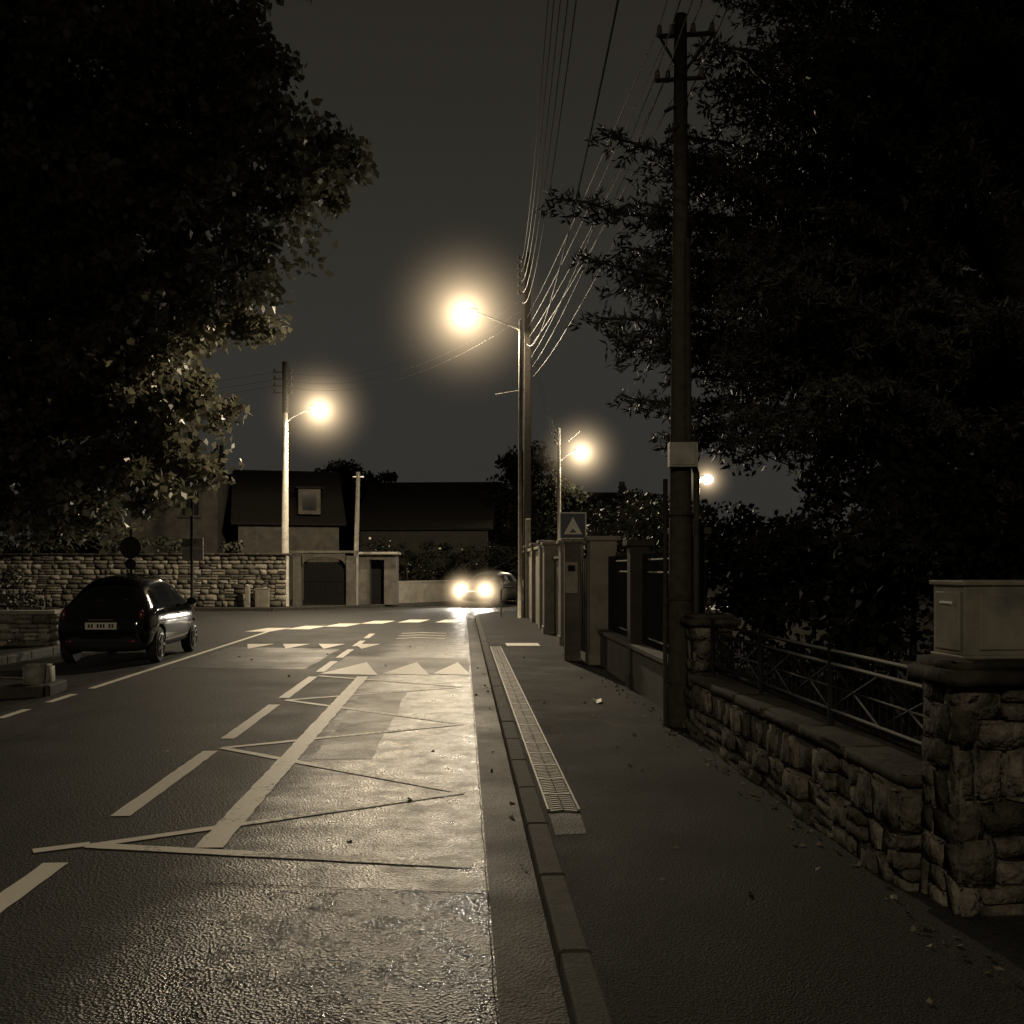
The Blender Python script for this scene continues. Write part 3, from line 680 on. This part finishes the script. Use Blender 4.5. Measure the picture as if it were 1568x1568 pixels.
# ---------------------------------------------------------------- cars
def make_car(name,loc,yaw,paint,lit=False):
    e=empty(name,loc,yaw)
    st=[(-1.80,.42,.56,.60,.50,.40),(-1.78,.30,.70,.76,.64,.50),(-1.72,.24,.83,.91,.72,.56),(-1.62,.22,.90,1.02,.76,.55),(-1.38,.2,.95,1.27,.79,.48),(-1.24,.2,.955,1.365,.795,.46),(-.98,.2,.96,1.44,.80,.46),(-.84,.2,.96,1.465,.805,.46),
        (-.1,.2,.955,1.50,.81,.48),(.02,.2,.955,1.50,.81,.48),(.5,.2,.95,1.44,.81,.49),(.62,.2,.95,1.39,.81,.50),(1.06,.2,.93,1.07,.80,.58),(1.14,.2,.92,1.0,.79,.60),(1.42,.22,.86,.92,.76,.56),(1.64,.24,.74,.80,.70,.50),(1.76,.3,.6,.66,.60,.42),(1.80,.4,.52,.55,.46,.34)]
    V=[];n=16
    for (y,zb,be,tp,w_,wr) in st:
        cab=tp-be>.2
        h=[(0,zb),(.78*w_,zb),(.96*w_,zb+.1),(w_,(zb+be)/2+.02),(.975*w_,be-.07),(.92*w_,be),(wr+.075 if cab else wr+.03,tp-(.15 if cab else .03)),(wr*.82,tp-(.025 if cab else .005)),(0,tp+.02)]
        ring=h+[(-a,z) for a,z in h[1:-1][::-1]]
        V+=[(x,y,z) for x,z in ring]
    F=[];MI=[]
    for i in range(len(st)-1):
        for k in range(n):
            k2=(k+1)%n; F.append((i*n+k,i*n+k2,(i+1)*n+k2,(i+1)*n+k))
            kk=k if k<8 else 15-k
            m=0
            if kk==5 and i in (5,7,9,11): m=1
            if kk==7 and i in (3,4,11): m=1
            if kk<=1: m=2
            MI.append(m)
    F.append(tuple(range(n))[::-1]); MI.append(0); F.append(tuple((len(st)-1)*n+k for k in range(n))); MI.append(0)
    body=mesh('body',V,F,[paint,M_GLASS,M_RUB],e,True,mi=MI)
    bm=bmesh.new(); bm.from_mesh(body.data); bmesh.ops.recalc_face_normals(bm,faces=bm.faces); bm.to_mesh(body.data); bm.free()
    md=body.modifiers.new('s','SUBSURF'); md.levels=2; md.render_levels=2
    cut=[]
    for y in (-1.15,1.17):
        for a,c_ in ((-1.2,-.52),(.52,1.2)):
            c=MB(); c.tube([(a,y,.31),(c_,y,.31)],.345,28); cut.append(c.out('cut',M_RUB,e))
    for o in cut:
        m=body.modifiers.new('c','BOOLEAN'); m.object=o; m.operation='DIFFERENCE'; m.solver='EXACT'
    bpy.context.view_layer.update()
    dg=bpy.context.evaluated_depsgraph_get(); me=bpy.data.meshes.new_from_object(body.evaluated_get(dg)); body.modifiers.clear(); body.data=me
    for o in cut: bpy.data.objects.remove(o)
    for y in (-1.15,1.17):
        for sx in (-1,1):
            t=MB(); xo=.79*sx; xi=.60*sx
            t.tube([(xi,y,.3),(xi+.03*sx,y,.3),(xo-.03*sx,y,.3),(xo-.005*sx,y,.3)],[.27,.3,.3,.275],28,0)
            t.tube([(xo-.012*sx,y,.3),(xo+.002*sx,y,.3)],[.2,.195],24,0)
            for k in range(7):
                a=k*2*math.pi/7; t.tube([(xo+.004*sx,y+.03*math.cos(a),.3+.03*math.sin(a)),(xo+.006*sx,y+.19*math.cos(a),.3+.19*math.sin(a))],.02,6,1)
            for k in range(24):
                a=k*2*math.pi/24; a2=(k+1)*2*math.pi/24; t.tube([(xo+.004*sx,y+.195*math.cos(a),.3+.195*math.sin(a)),(xo+.004*sx,y+.195*math.cos(a2),.3+.195*math.sin(a2))],.012,5,1,False)
            t.tube([(xo,y,.3),(xo+.012*sx,y,.3)],.05,12,1)
            t.out('wheel',[M_RUB,M_RIM],e,norm=False)
    d=MB()
    for sx in (-1,1):
        d.ell((sx*.62,-1.70,.80),(.05,.05,.115),0); d.ell((sx*.5,-1.79,.40),(.07,.03,.035),0)
    d.out('tail_lights',M_TAIL,e,True)
    d=MB(); d.box((0,-1.80,.655),(.50,.012,.11),0,0); d.box((0,-1.793,.655),(.53,.012,.13),0,1)
    d.box((0,-1.80,.42),(.9,.03,.05),0,1); d.tube([(-.2,-1.80,.75),(.2,-1.80,.75)],.012,8,2)
    for k,ch in enumerate([1,1,0,1,1,1,0,1,1]):
        if ch: d.box((-.19+k*.047,-1.808,.655),(.03,.004,.06),0,1)
    d.out('number_plate',[M_PLATE,M_RUB,M_RIM],e)
    d=MB()
    for sx in (-1,1):
        d.ell((sx*.89,.55,.99),(.09,.06,.07),0); d.tube([(sx*.76,.58,.93),(sx*.85,.56,.95)],.02,6,0)
        d.box((sx*.805,.0,.80),(.02,.14,.022),0,1)
    d.out('mirrors_and_trim',[paint,M_RIM],e,True)
    d=MB()
    for sx in (-.33,.33):
        d.box((sx,.0,.75),(.42,.14,.6)); d.box((sx,.02,1.13),(.24,.09,.17)); d.box((sx,-.9,.7),(.42,.14,.5)); d.box((sx,-.92,1.0),(.2,.08,.14)); d.box((sx,.1,.45),(.42,.5,.14))
    d.box((0,.9,.82),(1.3,.3,.16)); d.out('seats',M_SEAT,e,bevel=.03)
    d=MB()
    for sx in (-1,1): d.ell((sx*.54,1.66,.68),(.13,.11,.12),0)
    d.out('headlights',emis('headlight_on',(1,.93,.8),250) if lit else M_RIM,e,True)
    if lit:
        for sx in (-1,1):
            li=bpy.data.lights.new('headlight_beam','SPOT'); li.energy=1300; li.spot_size=math.radians(60); li.spot_blend=.7; li.color=(1,.93,.8); li.shadow_soft_size=.06
            o=bpy.data.objects.new('headlight_beam',li); o.location=(sx*.54,1.82,.66); o.rotation_euler=(math.radians(78),0,0); link(o,e)
            add_glow(e,(sx*.54,1.78,.68),1.1,.5)
    return e
make_car('parked_car',(-6.83,18.55,.004),YAW+.02,M_CARP)
make_car('oncoming_car',(-.85,43.6,.004),math.pi-.42,pm('car_paint_grey',(.05,.05,.048),.3,scale=3,var=.1),lit=True)

# ---------------------------------------------------------------- trees
def far_(ells,f):
    return [((c[0]*f,15*f+(c[1]-15)*1.2,1.6+(c[2]-1.6)*f),tuple(q*f for q in r)) for c,r in ells]
broadleaf('broadleaf_tree',(-17.2,26.5,.12),.45,far_([
 ((-7.4,15.2,9.2),(3.7,2.4,3.2)),((-4.1,15,8.0),(1.8,1.3,1.2)),((-4.2,15,9.9),(1.3,1.3,1.1)),((-5.9,15,6.6),(2.5,1.8,1.8)),((-3.35,15,7.6),(1.15,1.0,.9)),((-3.8,15,6.7),(1.1,1.0,.75)),
 ((-6.1,15,4.9),(2.3,1.7,1.3)),((-7.1,15.2,3.5),(2.7,1.6,1.15)),((-9.5,15,7),(3,2.2,4)),((-8.6,14.5,3.4),(1.6,1.4,1.4)),((-5.2,14.8,5.7),(1.8,1.3,1.1)),
 ((-5.5,15,4.0),(1.4,1.2,.9)),((-5.7,15,3.0),(1.3,1.1,.75)),((-7.2,14.8,2.5),(2.1,1.2,.6))],1.78),
 .8,115,.245,.185,M_LEAF,.55,110,crown=(-14,26.5,11))

def cedar():
    base=np.array((6.6,13.6,.1)); e=empty('cedar_tree',tuple(base)); b=MB()
    b.tube([(0,0,-.1),(0,0,1),(-.1,0,4),(0,.1,8),(0,.1,12)],[.5,.42,.34,.25,.1],14)
    tips=[(.42,11,5.45,3.6),(1.0,11.2,6.05,4.6),(.85,11,4.95,3.7),(1.0,11.3,4.35,3.2),(1.05,11.1,3.95,3.0),(1.3,11.4,3.6,2.8),(1.75,11.5,3.2,2.6),(2.2,11.6,3.05,2.5),
          (1.5,11.3,6.5,5.2),(2.1,11,7.2,6),(2.3,11.2,7.9,6.8),(1.3,11.4,5.6,4.4),(1.4,11.2,4.6,3.6),(2.6,11,8.6,7.4),(2.0,10.9,6.6,5.4),(1.9,10.8,5.7,4.6),(2.1,10.8,4.9,3.8),(2.0,11,3.9,3.0),(3.2,10.8,3.2,2.5),
          (1.2,11.6,5.25,4.2),(1.5,11.2,5.0,4),(1.3,11.0,4.1,3.2),(1.7,11,4.3,3.4),(1.7,11.6,3.7,3.0),(1.6,11.4,6.0,4.8),(1.9,11.6,6.3,5.2),
          (1.5,11.5,4.8,3.9),(1.6,11.3,5.35,4.4),(2.4,11.3,7.5,6.4),(2.5,11.4,6.9,5.8),(2.9,11.2,9.2,8),(2.2,11.4,5.2,4.2),(2.3,11.4,4.1,3.3),
          (5.6,9.5,7.5,6),(6.2,9.4,4.2,3.6),(6.6,9.4,6.9,5.9),(7.6,9.8,4.2,3.4),(8.5,10.2,6.5,5.8),(5.2,9.9,8.3,7),(3.4,10.6,8.9,7.8),(4.2,10.3,9.4,8),
          (2.0,13.5,6.2,5),(1.9,14,4.6,4),(2.3,15,5.5,4.4),(3,16,4.2,3.6),(2.4,14.6,7.5,6.2),(4,17,6.5,5),(5.4,9.7,3.3,2.8),(6.6,9.8,3.3,2.8)]
    for i in range(56):
        z=rng.uniform(3.3,9.8); x=rng.uniform(2.3+max(0,z-7)*.25,6.2)
        if x>4.2 and 4.3<z<6.5: continue
        tips.append((x,rng.uniform(9.6,12.2),z,max(2.3,z-rng.uniform(.7,1.3))))
    P=[];D=[]
    for (tx,ty,tz,sz) in tips:
        tip=np.array((tx,ty,tz))-base; st=np.array((0,0,sz+.3)); L=np.linalg.norm(tip-st); mid=(st+tip)/2+np.array((0,0,.25+.04*L))+rng.normal(size=3)*.12
        K=int(L/.1); ts=np.linspace(0,1,K+1)[:,None]
        path=(1-ts)**2*st+2*ts*(1-ts)*mid+ts**2*tip
        path+=np.cumsum(rng.normal(size=path.shape)*.012,axis=0)
        sk=path[::4]; sk=np.vstack([sk,path[-1]]); rr=list(np.linspace(.075,.008,len(sk)))
        b.tube([tuple(q) for q in sk],rr,6,0,False)
        dirn=(tip-st)/L; side=np.array((-dirn[1],dirn[0],0)); side/=np.linalg.norm(side)
        for k in range(int(K*.25),K+1):
            t=k/K; p=path[k]
            for sg in (-1,1):
                if rng.random()<.15: continue
                tl=(.16+.75*(1-t)**.6*min(1,t*2.2))*rng.uniform(.5,1.2)
                dd=side*sg*rng.uniform(.6,1)+dirn*rng.uniform(.35,.9)+np.array((0,0,rng.uniform(-.6,.2))); dd/=np.linalg.norm(dd)
                m=max(2,int(tl/.06)); q=np.linspace(.1,1,m)[:,None]
                tw=p+dd*tl*q+np.array((0,0,-.25))*(q**2)*tl
                tw+=rng.normal(size=tw.shape)*.015
                P.append(tw); D.append(np.repeat(dd[None],m,0))
    P=np.concatenate(P); D=np.concatenate(D)
    n=6; C=np.repeat(P,n,0)+rng.normal(size=(len(P)*n,3))*.02; DD=np.repeat(D,n,0)*.6+np.array((0,0,.05))
    leaves('needles',C,.11,.027,M_NEED,e,D=DD,spread=2.0)
    C,cc=clumps([((4.4,13.2,7.2),(1.5,1.4,1.3)),((6.5,12.5,8.9),(2.8,2,1.8)),((5.0,13.2,3.6),(2.4,1.4,.9)),((9.5,13,8.3),(2.5,2,2.2)),((3.7,12.8,5.3),(.9,1.2,1.2)),((4.3,13,8.8),(1.6,1.2,1.0)),((8,12.8,3.6),(2,1.5,1))],2.0,110,.42)
    leaves('inner_needles',C-base,.15,.05,M_NEED,e)
    b.out('trunk_and_limbs',M_BARK,e,True,norm=False)
cedar()
# unseen tree added behind camera at right, shading the footway from the lamp
broadleaf('broadleaf_tree',(3.0,-2.6,.1),.16,[((.2,-2.2,5.1),(2.0,1.7,1.0)),((1.8,-2.6,5.6),(1.6,1.6,1.1)),((3.2,-2.4,5.3),(1.4,1.5,1.1)),((1.0,-.8,5.6),(1.2,.8,.8))],2.8,36,.12,.09,M_DLEAF,.42,30,crown=(2,-2.4,5.4),shell=.6)

def bush(name,ells,per,ln,L,W,mat,cr=.25,extra=None):
    c0=ells[0][0]; base=(c0[0],c0[1],.09); e=empty(name,base); C,cc=clumps(ells,per,ln,cr); C=C[C[:,2]>.1]-np.array(base); leaves('foliage',C,L,W,mat,e)
    b=MB()
    for i in rng.choice(len(cc),min(24,len(cc)),replace=False):
        t=cc[i]-np.array(base); b.tube([(t[0]*.5,t[1]*.7,0),tuple(t*np.array((.7,.85,.6))),tuple(t)],[.03,.02,.006],5,0,False)
    b.out('stems',M_BARK,e,True,norm=False)
    if extra:
        k=rng.choice(len(C),extra); leaves('blossom',C[k],L*.8,W*1.1,M_FLOWER,e)
    return e
bush('hedge',[((4.4,10.2,1.5),(1.7,1.6,1.5)),((3.7,13.5,1.2),(1.3,2.5,1.15)),((6.8,9.6,1.6),(2,1.6,1.7)),((5.0,7.4,1.0),(1.6,1.6,.9)),((9.5,9.6,1.9),(2.2,2,2)),((5.6,14,2.4),(2.0,1.5,1.7)),((9,13,3),(3,1.5,2.6)),((4.2,11.3,2.3),(1.1,1,.9))],4.5,110,.11,.08,M_DLEAF,.33)
bush('shrub',[((2.35,15.6,2.0),(.75,1.2,.85)),((2.1,18.5,2.2),(.8,1.5,.9)),((3.2,16,1.8),(.9,1.3,.9)),((2.0,21.5,2.0),(.7,1.8,.8))],7,60,.09,.06,M_SLEAF,.22)
bush('shrub',[((-4.4,48,1.7),(2.2,1.0,1.3)),((-1.6,49,1.6),(2.0,1,1.1)),((1.4,49.5,1.8),(2,1,1.2)),((-6.3,47,1.8),(1.0,1,1.3)),((4.5,49.6,2),(2,1,1.4))],5,60,.16,.11,M_DLEAF,.3,extra=160)
bush('shrub',[((-11.3,41.2,2.3),(.6,.5,.45)),((-14.5,41.4,2.5),(1.6,.6,.7)),((-19,41.4,2.7),(2.6,.7,.9)),((-23,41.4,2.9),(2,.7,1.1))],6,60,.14,.1,M_SLEAF,.25)
bush('shrub',[((-9.8,21.2,.8),(.6,.8,.55)),((-11.5,21.8,1.2),(1.2,1,.9))],9,60,.09,.06,M_SLEAF,.2)
broadleaf('broadleaf_tree',(1.0,62,0),.3,[((1.0,62,6.4),(2.2,2,2.6)),((2.9,62.5,5.3),(1.6,1.6,2.2)),((-.2,61.5,5.0),(1.3,1.4,1.6)),((1.6,62,3.4),(2.6,1.8,1.5))],2.2,80,.26,.18,M_DLEAF,.5,40)
broadleaf('broadleaf_tree',(-11.5,76,0),.3,[((-12.4,76,7.6),(2.2,2,1.7)),((-10.6,76,7.2),(2.2,2,1.6)),((-12,76,5),(3,2,2))],2.0,80,.28,.2,M_DLEAF,.5,40)
broadleaf('broadleaf_tree',(6.0,44,0),.25,[((6.0,44,3.4),(1.8,2,1.7)),((4.6,43,2.9),(1.3,1.4,1.3))],2.2,80,.2,.14,M_DLEAF,.45,40)
e=[]
for i in range(34):
    x=-95+i*6+random.uniform(-1.5,1.5); z=random.uniform(2.2,4.2); e.append(((x,98+random.uniform(-4,4),z),(4.6,3,z*1.1)))
C,cc=clumps(e,.25,60,1.1); C=C[C[:,2]>0]; leaves('distant_trees',C,.7,.5,M_DLEAF)

# litter
n=210; t=rng.uniform(0,1,n); v=3.2+t*15; u=WU-.12-np.abs(rng.normal(size=n))*.1
far=rng.random(n)<.1; u=np.where(far,rng.uniform(.75,2.0,n),u)
C=np.stack([u-SL*v,v,np.full(n,.112)],1); D=rng.normal(size=(n,3)); D[:,2]=.05
leaves('fallen_leaves',C,.04,.03,M_LITTER,D=D,spread=.1)
n=34; v=rng.uniform(3.2,22,n); u=np.concatenate([rng.uniform(-4.5,.3,16),rng.normal(.3,.05,18)])
C=np.stack([u-SL*v,v,np.full(n,.014)],1); D=rng.normal(size=(n,3)); D[:,2]=.03
leaves('fallen_leaves',C,.05,.04,M_LITTER,D=D,spread=.1)
b=MB(); b.poly([(.93,11.3,.113),(.99,11.34,.13),(1.01,11.62,.13),(.96,11.64,.113)]); b.poly([(.93,11.3,.114),(.96,11.64,.114),(.90,11.55,.14)]); b.out('litter_wrapper',M_WHITE,None,norm=False)

# ---------------------------------------------------------------- world + camera
W=bpy.data.worlds.new('World'); S.world=W; W.use_nodes=True; nt=W.node_tree; bg=nt.nodes['Background']
tc=N(nt,'ShaderNodeTexCoord'); sp=N(nt,'ShaderNodeSeparateXYZ'); r=N(nt,'ShaderNodeValToRGB')
nt.links.new(tc.outputs['Generated'],sp.inputs[0]); nt.links.new(sp.outputs['Z'],r.inputs[0]); nt.links.new(r.outputs[0],bg.inputs['Color'])
el=r.color_ramp.elements; el[0].position=0; el[0].color=(.031,.0298,.027,1); el[1].position=.55; el[1].color=(.0195,.017,.0125,1)
x=el.new(.22); x.color=(.034,.0315,.0265,1)
bg.inputs['Strength'].default_value=1.0
c=bpy.data.cameras.new('camera'); c.sensor_width=36; c.lens=36.1; c.shift_y=.055; c.clip_end=3000; c.clip_start=.05
co=bpy.data.objects.new('camera',c); co.location=(0,0,1.6); co.rotation_euler=(math.radians(90),0,0); COL.objects.link(co); S.camera=co
S.view_settings.view_transform='Standard'; S.view_settings.look='None'; S.view_settings.exposure=0
